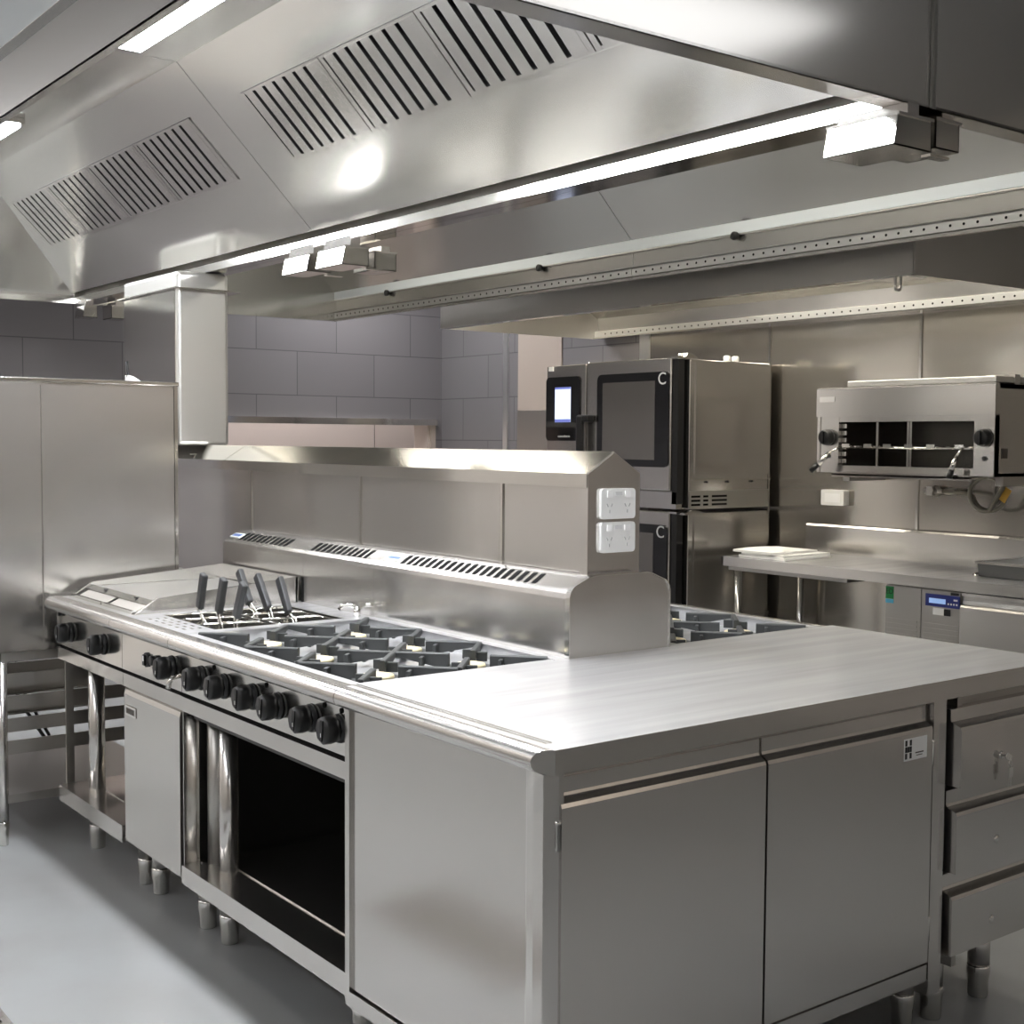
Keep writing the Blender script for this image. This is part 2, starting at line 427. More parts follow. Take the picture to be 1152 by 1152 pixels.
def flue(parent,y0,y1,s0,s1,n,right=False,badge=None,closed=None):
    pr=[(.723,.885),(.723,1.062),(.727,1.076),(.738,1.087),(.80,1.114),(.815,1.118),(.843,1.118),(.843,.885)]
    if right: pr=mirror(pr[:5]+[(.812,1.117),(.812,.885)],1.815)
    f=MB().prism(pr,'Y',y0,y1).build('flue_housing',STEEL,parent)
    nx,nz=(-.40,.917)
    sl=MB()
    for i in range(n):
        y=s0+(s1-s0)*(i+.5)/n; w=(s1-s0)/n
        c=V((.768,y,1.1008)); 
        if right: c.x=1.815-c.x
        ax=V((.917,.30 ,.40)) if not right else V((-.917,.30,.40))
        nn=V((-.40,0,.917)) if not right else V((.40,0,.917))
        ay=nn.cross(ax)
        sl.obox(tuple(c),ax,ay,nn,.027,w*.22,.0012)
    sl.build('vent_slots',GAP,f)
    if badge:
        c=V((.766,badge,1.1008)); b=MB().use(WHITE).obox(tuple(c),(.917,0,.40),(0,1,0),(-.4,0,.917),.016,.042,.0016)
        b.use(BADGE).obox(tuple(c+V((-.4,0,.917))*.0006),(.917,0,.40),(0,1,0),(-.4,0,.917),.009,.036,.0016)
        bb=b.build('badge',BADGE,f); bb['label']='small blue and white maker badge'
    return f
def trivet(parent,cx,cy,hx,hy):
    """cast iron pan support: four diagonal arms with cross tabs on a low square frame"""
    zt=.905; zb=.868
    t=MB(); w=.0085
    for sx in (-1,1):
        for sy in (-1,1):
            d=V((sx*hx,sy*hy,0)); L=d.length; d.normalize(); n=V((-d.y,d.x,0)); c=V((cx,cy,0))
            a=c+d*.058; b=c+d*(L-.002); m=c+d*(L*.62)
            P=lambda p,k,z:(p.x+n.x*w*k,p.y+n.y*w*k,z)
            # deep at the burner, thin at the outer corner, level on top with eased edges
            t.hexa([P(a,-1,.8600),P(b,-1,zt-.013),P(b,1,zt-.013),P(a,1,.8600),P(a,-1,zt-.003),P(b,-1,zt-.003),P(b,1,zt-.003),P(a,1,zt-.003)])
            t.hexa([P(a,-1,zt-.003),P(b,-1,zt-.003),P(b,1,zt-.003),P(a,1,zt-.003),P(a,-.7,zt),P(b,-.7,zt),P(b,.7,zt),P(a,.7,zt)])
            for k in (-1,1):
                q=c+d*(L*(.42 if k<0 else .60))+n*(k*.022)
                t.obox((q.x,q.y,.883),n,d,(0,0,1),.016,.0055,.0135,.002)
    t.lathe((cx,cy,.8605),(0,0,1),[(.052,0),(.068,0),(.068,.008),(.052,.008)],24)
    return t.build('pan_support',IRON,parent)
def burner(parent,cx,cy):
    b=MB().use(STEELD).lathe((cx,cy,.858),(0,0,1),[(.062,0),(.060,.006),(.045,.010),(.040,.011)],24)
    b.use(BRASS).lathe((cx,cy,.868),(0,0,1),[(.043,0),(.045,.004),(.043,.010),(.030,.013),(.001,.014)],24)
    bb=b.build('burner',BRASS,parent); bb['label']='cream burner cap on steel base'
def gas_range(right=False):
    if not right:
        r=thing('gas_range','six-burner gas range with open base and black knobs, beside the worktop on the aisle side','range',(.4,1.3,FZ))
    else:
        r=thing('gas_range','gas range on far side of the island, mostly hidden behind the vent housing','range',(1.44,1.3,FZ))
    y0,y1=.803,1.815
    X=(lambda x:1.84-x) if right else (lambda x:x)
    def bx(mb,x0,x1,*a,**k): return mb.box(X(x0),X(x1),*a,**k)
    h=MB(); bx(h,.04,.735,y0,y1,.846,.858); bx(h,.055,.085,y0,y1,.858,.899); bx(h,.685,.735,y0,y1,.858,.90); bx(h,.085,.685,y0,y0+.02,.858,.8985); bx(h,.085,.685,y1-.02,y1,.858,.8985)
    h.build('hob_tray',STEELT,r)
    nosing(r,y0,y1,right)
    if not right: flue(r,y0,y1,.965,1.70,20,False,1.752)
    else: flue(r,y0,y1,.965,1.70,20,True)
    hx,hy=.148,.160
    for i in range(2):
        for j in range(3):
            cx=X(.090+hx+ i*2*hx); cy=y0+.028+hy+j*2*hy
            trivet(r,cx,cy,hx,hy); burner(r,cx,cy)
    p=MB().use(STEELP); bx(p,.045,.06,y0,y1,.722,.840); p.use(GAP); bx(p,.050,.06,y0,y1,.840,.849)  # top strip is black, painted in for the shade under the nosing
    pp=p.build('control_panel',STEELP,r)
    if not right:
        hol=MB()
        for y in (.925,.84,1.245,1.58): panel_hole(hol,y,.832,.045)
        hol.build('screw_hole',GAP,pp)
        for y in (.850,.995,1.180,1.330,1.515,1.672): knob(r,y)
    g=MB(); bx(g,.056,.07,y0,y1,.708,.722); g.build('shadow_gap',GAP,r)
    g=MB(); bx(g,.046,.075,y0,y1,.664,.708); g.build('lower_rail',STEEL,r)
    # open base
    w=MB(); bx(w,.045,.70,y0,y0+.018,.13,.70); w.build('side_panel',STEELD,r)
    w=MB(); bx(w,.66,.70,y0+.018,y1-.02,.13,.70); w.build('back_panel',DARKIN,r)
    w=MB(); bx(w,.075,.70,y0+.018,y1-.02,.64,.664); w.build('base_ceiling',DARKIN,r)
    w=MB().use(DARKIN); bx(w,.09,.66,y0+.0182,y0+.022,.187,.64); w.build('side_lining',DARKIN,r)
    w=MB(); bx(w,.040,.70,y0,y1,.168,.187); bx(w,.040,.052,y0,y1,.130,.168); bx(w,.16,.165,y0+.02,y1,.187,.191)
    w.build('shelf',STEEL,r)
    MB().cyl((X(.142),1.78,.187),(X(.142),1.78,.664),.030,n=20).build('upright',STEELD,r)
    for y in (.90,1.696):
        leg(r,X(.142),y,.665)
        leg(r,X(.62),y,.150)
gas_range(False); gas_range(True)

def pasta_cooker():
    r=thing('pasta_cooker','narrow pasta cooker with one steel door and one knob, between range and griddle','pasta cooker',(.4,2.06,FZ))
    y0,y1=1.818,2.312
    h=MB().use(STEELT).box(.055,.17,y0,y1,.87,.8985).box(.64,.735,y0,y1,.87,.8985).box(.17,.64,y0,y0+.035,.87,.8985).box(.17,.64,y1-.035,y1,.87,.8985)
    d=h.use(STEELT); d.use(STEELP)
    for i in range(6):
        for j in range(3): d.box(.09+.026*j,.098+.026*j,1.90+.055*i,1.925+.055*i,.8983,.8990)
    d.build('top',STEELT,r)
    MB().box(.17,.18,y0+.035,y1-.035,.62,.896).box(.63,.64,y0+.035,y1-.035,.62,.896).box(.18,.63,y0+.035,y0+.045,.62,.896).box(.18,.63,y1-.045,y1-.035,.62,.896).box(.18,.63,y0+.045,y1-.045,.62,.63).build('tank',STEELP,r)
    nosing(r,y0,y1)
    flue(r,y0,y1,1.90,2.31,11)
    MB().use(STEELP).box(.045,.06,y0,y1,.722,.840).use(GAP).box(.050,.06,y0,y1,.840,.849).build('control_panel',STEELP,r)  # dark band again stands in for shade beneath the nosing
    knob(r,1.893)
    ig=MB().use(BLACK).lathe((.045,2.09,.783),(-1,0,0),[(.024,0),(.024,.006),(.020,.008)],16).box(.030,.037,2.082,2.098,.766,.800).use(WHITE).box(.0295,.0305,2.085,2.095,.78,.797)
    ig.build('igniter_button',BLACK,r)
    MB().lathe((.045,2.025,.790),(-1,0,0),[(.016,0),(.016,.016),(.012,.018)],16).build('pilot_button',BLACK,r)
    MB().use(STEELP).tube([(.045,1.832,.77),(.02,1.832,.765),(.012,1.832,.752),(.012,1.840,.735)],.008,10).build('drain_tap',STEELP,r)
    MB().box(.058,.07,y0,y1,.708,.722).build('shadow_gap',GAP,r)
    MB().box(.048,.075,y0,y1,.664,.708).build('lower_rail',STEEL,r)
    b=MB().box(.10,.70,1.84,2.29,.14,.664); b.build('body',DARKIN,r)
    MB().box(.05,.10,1.818,1.822,.15,.664).build('side_edge',STEELP,r)
    d=MB().prism([(.046,.142),(.046,.640),(.050,.655),(.063,.664),(.092,.664),(.092,.142)],'Y',1.838,2.302).build('door',STEEL,r)
    bd=MB().use(STEELP).box(.042,.046,2.195,2.285,.572,.606,.002).use(GROOVE).box(.0415,.0422,2.205,2.275,.580,.598)
    bd.build('door_badge',STEELP,d)
    for y in (1.855,2.235): leg(r,.142,y,.15); leg(r,.62,y,.15)
    
pasta_cooker()

def griddle():
    r=thing('griddle','flat-top gas griddle with raised splash guard at far end of the cooking line','griddle',(.4,2.65,FZ))
    y0,y1=2.315,2.985
    MB().box(.055,.735,y0,y1,.846,.897).build('top',STEELC,r)
    nosing(r,y0,y1)
    flue(r,y0,2.999,2.49,2.91,11,False,2.952)
    MB().box(.175,.69,y0+.03,y1-.03,.897,.932).build('griddle_plate',STEELC,r)
    g=MB()
    for y in (y0+.012,y1-.024): g.prism([(.088,.897),(.098,.898),(.175,.947),(.708,.990),(.708,.897)],'Y',y,y+.012)
    g.box(.700,.712,y0+.012,y1-.012,.897,.990)
    g.build('splash_guard',STEEL,r)
    t=MB().use(STEELP).box(.090,.100,y0+.03,2.63,.897,.909).box(.090,.100,2.645,y1-.03,.897,.909).prism([(.150,.925),(.178,.936),(.178,.930),(.150,.919)],'Y',y0+.03,y1-.03)
    t.use(DARKIN).box(.102,.165,y0+.03,y1-.03,.897,.900)
    t.use(STEELD).prism([(.112,.902),(.150,.920),(.150,.916),(.112,.898)],'Y',y0+.05,2.62).prism([(.112,.902),(.150,.920),(.150,.916),(.112,.898)],'Y',2.65,y1-.05)
    t.use(BLACK).cyl((.166,2.50,.933),(.166,2.50,.936),.008,n=12).cyl((.166,2.80,.933),(.166,2.80,.936),.008,n=12)
    t.build('grease_trough',STEELP,r)
    MB().use(STEELP).box(.045,.06,y0,y1,.722,.840).use(GAP).box(.050,.06,y0,y1,.840,.849).build('control_panel',STEELP,r)  # black band coloured in for the nosing's shade
    for y in (2.49,2.83): knob(r,y,.781)
    MB().lathe((.045,2.93,.84),(-1,0,0),[(.010,0),(.010,.012),(.006,.014)],12).build('pilot_button',BLACK,r)
    MB().box(.058,.07,y0,y1,.708,.722).build('shadow_gap',GAP,r)
    MB().box(.048,.075,y0,y1,.664,.708).build('lower_rail',STEEL,r)
    MB().box(.040,.70,2.318,2.965,.168,.187).box(.040,.052,2.318,2.965,.128,.168).box(.15,.155,2.33,2.96,.187,.190).build('shelf',STEEL,r)
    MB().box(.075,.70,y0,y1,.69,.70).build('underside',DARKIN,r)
    for y in (2.36,2.843): leg(r,.142,y,.70); leg(r,.62,y,.70)
    MB().box(.719,.728,y0-.004,y0+.004,.87,.99).build('side_gap',GAP,r)
griddle()

# six little pasta baskets: black grips rising from the tank on wire stems
# measured positions in the tank (X, Y of stem foot; Y,z of the grip's foot and head)
BASK=[(.25,(2.084,.856),(2.150,.928),(2.113,1.046)),(.25,(1.974,.875),(2.000,.930),(1.958,1.044)),(.25,(1.862,.880),(1.868,.930),(1.812,1.042)),
      (.42,(2.071,.890),(2.125,.934),(2.207,1.039)),(.47,(2.053,.872),(2.085,.916),(2.172,1.024)),(.50,(1.944,.874),(1.995,.909),(2.065,1.022))]
BPOS=[(.275,2.205),(.275,2.065),(.275,1.925),(.505,2.205),(.505,2.065),(.505,1.925)]
BLAB=['black-handled pasta basket at the left end of the front row','black-handled pasta basket in the middle of the front row',
      'black-handled pasta basket at the right of the front row, its grip tipped over another','black-handled pasta basket whose grip is half hidden behind the tipped front grip',
      'black-handled pasta basket in the middle of the back row, leaning left','black-handled pasta basket nearest the vent housing, leaning left']
for (x,(fy,fz),(gy,gz),(hy,hz)),lab,(bx_,by_) in zip(BASK,BLAB,BPOS):
    t=thing('pasta_basket',lab,'pasta basket',(bx_,by_,.66),'pasta baskets standing in the cooker')
    top=V((x,hy,hz)); bot=V((x,gy,gz)); d=(top-bot).normalized(); n=V((1,0,0)); s=d.cross(n)
    MB().obox(tuple((top+bot)/2),n,s,d,.010,.0165,(top-bot).length/2,.005).build('grip',BLACKM,t)
    w=MB()
    for k in (-1,1): w.tube([tuple(bot+d*.01+s*.009*k),tuple(bot-d*.012+s*.012*k),(x,fy+.012*k+.012,fz+.02),(x,fy+.012*k,.860)],.0030,8)
    w.build('wire_stem',STEELP,t)
    bk=MB(); a_,b_=.102,.062
    for x0,x1,y0,y1 in ((-a_,a_,-b_,-b_+.002),(-a_,a_,b_-.002,b_),(-a_,-a_+.002,-b_,b_),(a_-.002,a_,-b_,b_)):
        bk.box(bx_+x0,bx_+x1,by_+y0,by_+y1,.78,.892)
    bk.box(bx_-a_,bx_+a_,by_-b_,by_+b_,.778,.781)
    bk.tube([(bx_+p*a_,by_+q*b_,.893) for p,q in ((-1,-1),(1,-1),(1,1),(-1,1),(-1,-1))],.004,8)
    bk.build('basket',STEELP,t)
# filler tap behind the tank
t=thing('water_tap','small steel water filler tap behind the pasta baskets against the vent housing','tap',(.69,1.87,.90))
MB().cyl((.69,1.87,.898),(.69,1.87,.93),.012,n=16).tube([(.69,1.87,.925),(.675,1.885,.936),(.655,1.90,.934),(.645,1.91,.920)],.008,10).build('spout',STEELP,t)
MB().tube([(.69,1.86,.925),(.70,1.82,.940),(.70,1.79,.945)],.006,8).build('lever',STEELP,t)

# ------------------------------------------------------------------ spine: splashback, end cap, outlets, service column
def spine():
    r=thing('splashback','tall steel splashback wall with gabled capping down the middle of the island','splashback',(.925,2.5,.85))
    MB().box(.862,.988,.86,4.38,.86,1.37).build('core',STEELD,r)
    ys=[.872,1.268,2.115,2.998,4.38]
    for a,b in zip(ys,ys[1:]):
        MB().box(.850,.862,a+.002,b-.002,.90,1.365).build('splash_panel',STEEL,r)
    for y in ys[1:-1]: MB().box(.8455,.851,y-.006,y+.006,1.10,1.365).build('joint_strip',STEELP,r)
    MB().box(.988,1.000,.872,4.38,.90,1.365).build('rear_panel',STEEL,r)
    cap=[(.823,1.363),(.823,1.402),(.9235,1.464),(1.024,1.402),(1.024,1.363),(1.020,1.363),(1.020,1.398),(.9235,1.458),(.827,1.398),(.827,1.363)]
    MB().prism(cap,'Y',.842,3.20).build('capping',STEELP,r)
    MB().prism(cap,'Y',3.204,4.40).build('capping',STEELP,r)
    MB().prism([(.826,1.110),(.826,1.400),(.9235,1.461),(1.021,1.400),(1.021,1.110)],'Y',.838,.868).build('gable_end',STEEL,r)
    cp=[(.721,.90),(.721,1.066),(.726,1.082),(.738,1.095),(.79,1.116),(.81,1.1205),(1.005,1.1205),(1.025,1.116),(1.077,1.095),(1.089,1.082),(1.094,1.066),(1.094,.90)]
    e=thing('vent_end_plate','plain steel end plate with rounded shoulders closing the twin vent housings above the worktop','end plate',(.907,.795,.90))
    MB().prism(cp,'Y',.788,.803).build('plate',STEEL,e)
    rim=[(x,z) for x,z in cp]
    MB().sheet(rim,'Y',.784,.8035,.003).build('edge_trim',STEELP,e)
    MB().box(.846,1.0,.803,.836,1.06,1.117).build('bridge',STEEL,e)
spine()
def outlet(zc,lab):
    o=thing('power_outlet',lab,'power outlet',(.931,.836,zc),'double power outlets on the gable end')
    MB().rrect('Y',.838,-.010,.867,.996,zc-.043,zc+.043,.011).build('plate',WHITE,o)
    for x in (.898,.965):
        MB().rrect('Y',.829,-.004,x-.010,x+.010,zc+.018,zc+.036,.003).build('rocker_switch',mat('switch_white%d'%int(x*1000),(246,246,245),.25),o)
    m=MB().box(.918,.945,.8272,.828,zc+.024,zc+.034); m.build('indicator',mat('outlet_grey%d'%int(zc*1000),(206,206,206),.4),o)
    s=MB()
    for x in (.898,.965):
        s.obox((x-.008,.8277,zc-.004),(1,0,.55),(0,1,0),(-.55,0,1),.0012,.0006,.005)
        s.obox((x+.008,.8277,zc-.004),(1,0,-.55),(0,1,0),(.55,0,1),.0012,.0006,.005)
        s.box(x-.0012,x+.0012,.8271,.8283,zc-.026,zc-.017)
    s.build('pin_slots',mat('slot_grey%d'%int(zc*1000),(170,170,170),.6),o)
outlet(1.317,'white double power outlet on gable end, the upper one')
outlet(1.222,'white double power outlet on gable end, the lower one')

def service_column():
    r=thing('service_column','square steel riser column from splashback capping up to the hood','column',(.925,3.98,1.36))
    MB().box(.775,1.022,3.575,4.22,1.461,2.232,.018,3).build('casing',STEELC,r)
    MB().box(.772,.7765,3.592,4.205,1.465,2.148).build('shade_skin',STEELP,r)  # thin mirror sheet added so the aisle side reads darker
    MB().box(.755,1.075,3.545,4.25,2.150,2.156).build('flange',STEELP,r)
    MB().box(.830,1.018,3.57,3.574,1.42,1.425).build('joint_seam',GROOVE,r)
service_column()

# ------------------------------------------------------------------ hoods
ZR=2.234
def filters(parent,fx,ya,yb,n):
    """baffle filter cassettes on the 45 degree filter slope; fx maps x"""
    a=V((.493,0,2.695)); b=V((.695,0,2.493)); sl=(b-a); L=sl.length; sl.normalize(); nn=V((-.7071,0,-.7071))
    def P(v): return (fx(v[0]),v[1],v[2])
    w=(yb-ya)/n
    def bar(mb,y0,y1,u0,u1,h0,h1):
        q=[]
        for h in (h0,h1):
            for (y,u) in ((y0,u0),(y1,u0),(y1,u1),(y0,u1)):
                c=a+sl*u+nn*h; q.append((fx(c.x),y,c.z))
        mb.hexa(q)
    for k in range(n):
        y0=ya+k*w+.003; y1=ya+(k+1)*w-.003
        f=MB()
        bar(f,y0,y0+.022,0,L,-.012,.004); bar(f,y1-.022,y1,0,L,-.012,.004)
        bar(f,y0,y1,0,.010,-.012,.003); bar(f,y0,y1,L-.010,L,-.012,.003)
        fr=f.build('filter',STEEL,parent)
        nb=7; pitch=(y1-y0-.044)/nb
        bf=MB()
        for i in range(nb):
            c0=y0+.022+pitch*(i+.15); c1=y0+.022+pitch*(i+.85)
            if i==0: c0=y0+.022
            bar(bf,c0,c1,.008,L-.008,.002,.005)
        bf.build('baffles',STEEL,fr)
        bk=MB(); bar(bk,y0,y1,0,L,-.022,-.018); bk.build('slot_shade',GAP,fr)  # flat black sheet standing in for the shade behind the slots
def hood(lab,ya,yb,right,near,lampmat,nf,fa,fb,la,lb):
    C=1.95
    fx=(lambda x:C-x) if right else (lambda x:x)
    r=thing('exhaust_hood',lab,'exhaust hood',(fx(.175),(ya+yb)/2,ZR))
    def M(p): return [(fx(x),z) for x,z in p]
    y0=ya+.002; y1=yb-.002
    ye0=y0+(.03 if near else 0)
    yi1=y1
    def sh(p,nm,m=STEELH,th=.004,a=None,b=None):
        p=M(p) 
        return MB().sheet(p,'Y',y0 if a is None else a,y1 if b is None else b,th if not right else -th).build(nm,m,r)
    # front fascia, sloped crown and inner lip
    sh([(-.625,2.234),(-.625,2.362),(-.60,2.364)],'fascia',STEELC if right else STEELD,-.003)
    MB().box(fx(-.605),fx(-.598),ya,yb,2.366,2.998).build('bulkhead_panel',CEIL,r)
    sh([(-.625,2.234),(-.604,2.234),(-.604,2.246)],'rim_fold',STEEL,.003)
    hl=MB().use(TRIM).sheet(M([(-.600,2.250),(-.600,2.285)]),'Y',y0,y1,.004 if not right else -.004).use(GAP); ny=int((y1-y0)/.055)
    for i in range(ny):
        y=y0+.03+i*.055; hl.cyl((fx(-.5995),y,2.268),(fx(-.5985),y,2.268),.0055,n=8)
    hl.build('perforated_strip',TRIM,r)
    sh([(-.598,2.287),(-.588,2.290),(-.588,2.296),(-.612,2.300),(-.612,2.400)],'inner_lip',STEELH,.003)
    sh([(-.612,2.400),(-.178,2.830)],'front_plenum',STEELH,.003,ye0,yi1)
    sh([(-.178,2.833),(.356,2.833)],'roof_panel',STEELH,.003)
    sh([(.280,2.777),(.408,2.649)],'upper_panel',STEELH,-.003) if False else MB().sheet(M([(.356,2.834),(.493,2.697)]),'Y',y0,y1,.003 if not right else -.003).build('upper_panel',STEELH,r)
    for a_,b_ in ((y0,fa-.002),(fb+.002,y1)):
        if b_-a_>.02: MB().sheet(M([(.493,2.697),(.695,2.495)]),'Y',a_,b_,.003 if not right else -.003).build('blanking_panel',STEELH,r)

    MB().sheet(M([(.695,2.495),(.900,2.290)]),'Y',y0,y1,.003 if not right else -.003).build('lower_panel',STEELH,r)
    MB().sheet(M([(.691,2.497),(.699,2.489)]),'Y',fa,fb,.006 if not right else -.006).build('filter_ledge',STEELP,r)
    # gutter and spine rim
    MB().sheet(M([(.905,2.295),(.915,2.345),(.950,2.345),(.950,2.268)]),'Y',y0,y1,.003 if not right else -.003).build('gutter',STEELD,r)
    MB().prism(M([(.9165,2.234),(.9215,2.268),(.974,2.268),(.974,2.234)]),'Y',y0,y1).build('spine_rim',STEELP,r)
    # bolts on the lip
    for k in range(2):
        y=y0+(y1-y0)*(.24+.52*k)
        MB().lathe((fx(-.611),y,2.355),(1 if not right else -1,0,0),[(.012,0),(.012,.012),(.018,.013),(.018,.03),(.01,.034)],12).build('bolt',BLACK,r)
    full=[(-.625,2.234),(-.625,2.362),(-.606,2.366),(-.606,2.998),(.974,2.998),(.974,2.234)]
    if near:
        e=MB().prism(M(full),'Y',ya-.001,ya+.006).build('end_panel',STEELH,r)
        MB().box(fx(-.62),fx(.972),ya-.001,ya+.065,2.234,2.240).sheet([(ya+.065,2.234),(ya+.069,2.30),(ya+.13,2.83)],'X',fx(-.6),fx(.90),.003).build('end_rim',STEEL,r)
    else:
        MB().prism(M(full),'Y',yb-.006,yb+.001).build('end_panel',STEELH,r)
        if right: MB().box(fx(-.611),fx(.92),yb-.034,yb-.030,2.236,2.833).build('end_slope',STEELH,r)
        else: MB().sheet([(yb-.008,2.262),(yb-.030,2.290),(yb-.26,2.69),(yb-.33,2.833)],'X',min(fx(-.611),fx(.92)),max(fx(-.611),fx(.92)),.003).build('end_slope',STEELH,r)
        MB().box(fx(-.62),fx(.972),yb-.03,yb+.001,2.234,2.262).build('end_rim',STEELP,r)
    # fluorescent fitting on the roof panel
    l=MB().box(fx(.035),fx(.185),la,lb,2.808,2.832).build('light_fitting',STEELP,r)
    MB().box(fx(.05),fx(.17),la+.02,lb-.02,2.798,2.808).build('lamp',lampmat,l)
    filters(r,fx,fa,fb,nf)
    return r
YJ=2.565
hood('near left canopy module with baffle filters above the range aisle',-.14,YJ,False,True,LAMP,4,.11,2.33,.20,2.44)
hood('far left canopy module with baffle filters above the griddle end',YJ,5.36,False,False,LAMP,4,2.77,5.03,3.75,5.0)
NR=hood('near right canopy module with seamed outer end, over the back of the island',-.14,YJ,True,True,LAMPR,4,.11,2.33,.4,2.2)
hood('far right canopy module with perforated rim, over the far back of the island',YJ,5.36,True,False,LAMPR,4,2.77,5.03,3.0,4.6)


MB().box(.969,.981,-.150,-.1415,2.23,2.998).build('joint_cover',STEELP,NR)
def grease_cup(x0,x1,y0,y1,z0,z1,lab,m=STEELP,clip=0):
    t=thing('grease_cup',lab,'grease cup',((x0+x1)/2,(y0+y1)/2,z0),'grease cups under the canopy spine')
    k=(z1-z0)*.22 if x0<.96 else 0.      # aisle-side fronts lean back, shaped to mirror the canopy lamp
    b=MB().box(x0,x1,y0,y1,z0,z0+.003).hexa([(x0,y0,z0),(x0+.003,y0,z0),(x0+.003,y1,z0),(x0,y1,z0),(x0+k,y0,z1),(x0+k+.003,y0,z1),(x0+k+.003,y1,z1),(x0+k,y1,z1)]).box(x1-.003,x1,y0,y1,z0,z1)
    for ya_ in (y0,y1-.003): b.prism([(x0,z0),(x1,z0),(x1,z1),(x0+k,z1)],'Y',ya_,ya_+.003)
    b.build('cup',m,t)
    MB().box(x0+k-.003,x1+.004,y0-.004,y1+.004,z1-.006,z1).box((x0+x1)/2-.02,(x0+x1)/2+.02,y0,y1,z1-.006,2.2335).build('hanger',STEEL,t)
    if clip: MB().box(x1-.02,x1+.05*clip,y0-.012,y0+.012,z0-.012,z0-.006).build('clip',STEELP,t)
# near pair, middle four, far pair
grease_cup(.84,.975,-.145,.045,2.136,2.208,'bright steel grease cup at the near end, left of the joint strip',clip=1)
grease_cup(1.025,1.115,-.12,.02,2.158,2.226,'shaded steel grease cup at the near end, right of the joint strip')
grease_cup(.84,.945,2.505,2.70,2.128,2.196,'steel grease cup under mid-spine seam, farthest left of that cluster',clip=1)
grease_cup(.84,.955,2.235,2.43,2.126,2.196,'large bright steel grease cup under mid-spine seam, facing the aisle',clip=1)
grease_cup(1.08,1.175,2.40,2.56,2.142,2.214,'steel grease cup under mid-spine seam, right behind the large bright cup')
grease_cup(.87,.95,5.07,5.20,2.140,2.210,'steel grease cup at far end of the spine, left of the pair')
grease_cup(1.02,1.11,5.05,5.18,2.140,2.212,'steel grease cup at far end of the spine, right of the pair, beside the riser')

def wall_hood():
    r=thing('extraction_hood','wall-mounted steel extraction canopy above the combi ovens and salamander','exhaust hood',(3.4,2.8,2.14))
    y0,y1=1.20,4.47; Z=2.145
    MB().sheet([(2.78,Z),(2.78,2.62)],'Y',y0,y1,.004).build('fascia',STEELD,r)
    MB().box(2.78,2.83,y0,y1,Z,Z+.006).box(2.825,2.83,y0,y1,Z,Z+.04).build('rim_fold',STEELP,r)
    MB().sheet([(2.83,Z+.04),(3.02,2.60)],'Y',y0,y1,-.003).build('left_slope',STEELH,r)
    MB().box(2.78,4.03,y0,y1,2.60,2.62).build('roof_panel',STEELH,r)
    MB().sheet([(3.45,2.60),(3.99,2.275)],'Y',y0,y1,.003).build('right_slope',STEELH,r)
    MB().sheet([(3.99,2.275),(4.0,2.20),(3.975,2.195)],'Y',y0,y1,.003).build('inner_lip',STEELH,r)
    h=MB().use(TRIM).box(3.970,3.976,y0,y1,Z+.008,Z+.048).use(GAP)
    for i in range(58):
        y=y0+.03+.055*i; h.cyl((3.9705,y,Z+.028),(3.969,y,Z+.028),.0055,n=8)
    h.build('perforated_strip',TRIM,r)
    MB().box(3.955,4.03,y0,y1,Z,Z+.008).build('rear_rim',STEELP,r)
    MB().box(2.78,4.03,y0-.006,y0,Z,2.62).build('end_panel',STEELD,r)
    MB().box(2.78,4.03,y1,y1+.006,Z,2.62).build('end_panel',STEELD,r)
    l=MB().box(3.08,3.22,1.6,4.0,2.575,2.60).build('light_fitting',STEELP,r)
    MB().box(3.09,3.21,1.62,3.98,2.567,2.575).build('lamp',LAMPH,l)
    t=thing('grease_cup','small steel drip cup at the near corner of wall canopy','grease cup',(2.80,1.26,2.08))
    MB().box(2.755,2.88,1.21,1.37,2.137,2.1435).build('hanger',STEELP,t)
    MB().tube([(2.79,1.29,2.137),(2.79,1.29,2.105),(2.795,1.29,2.095),(2.82,1.29,2.095),(2.825,1.29,2.105),(2.825,1.29,2.137)],.006,8).build('cup',STEELP,t)
wall_hood()

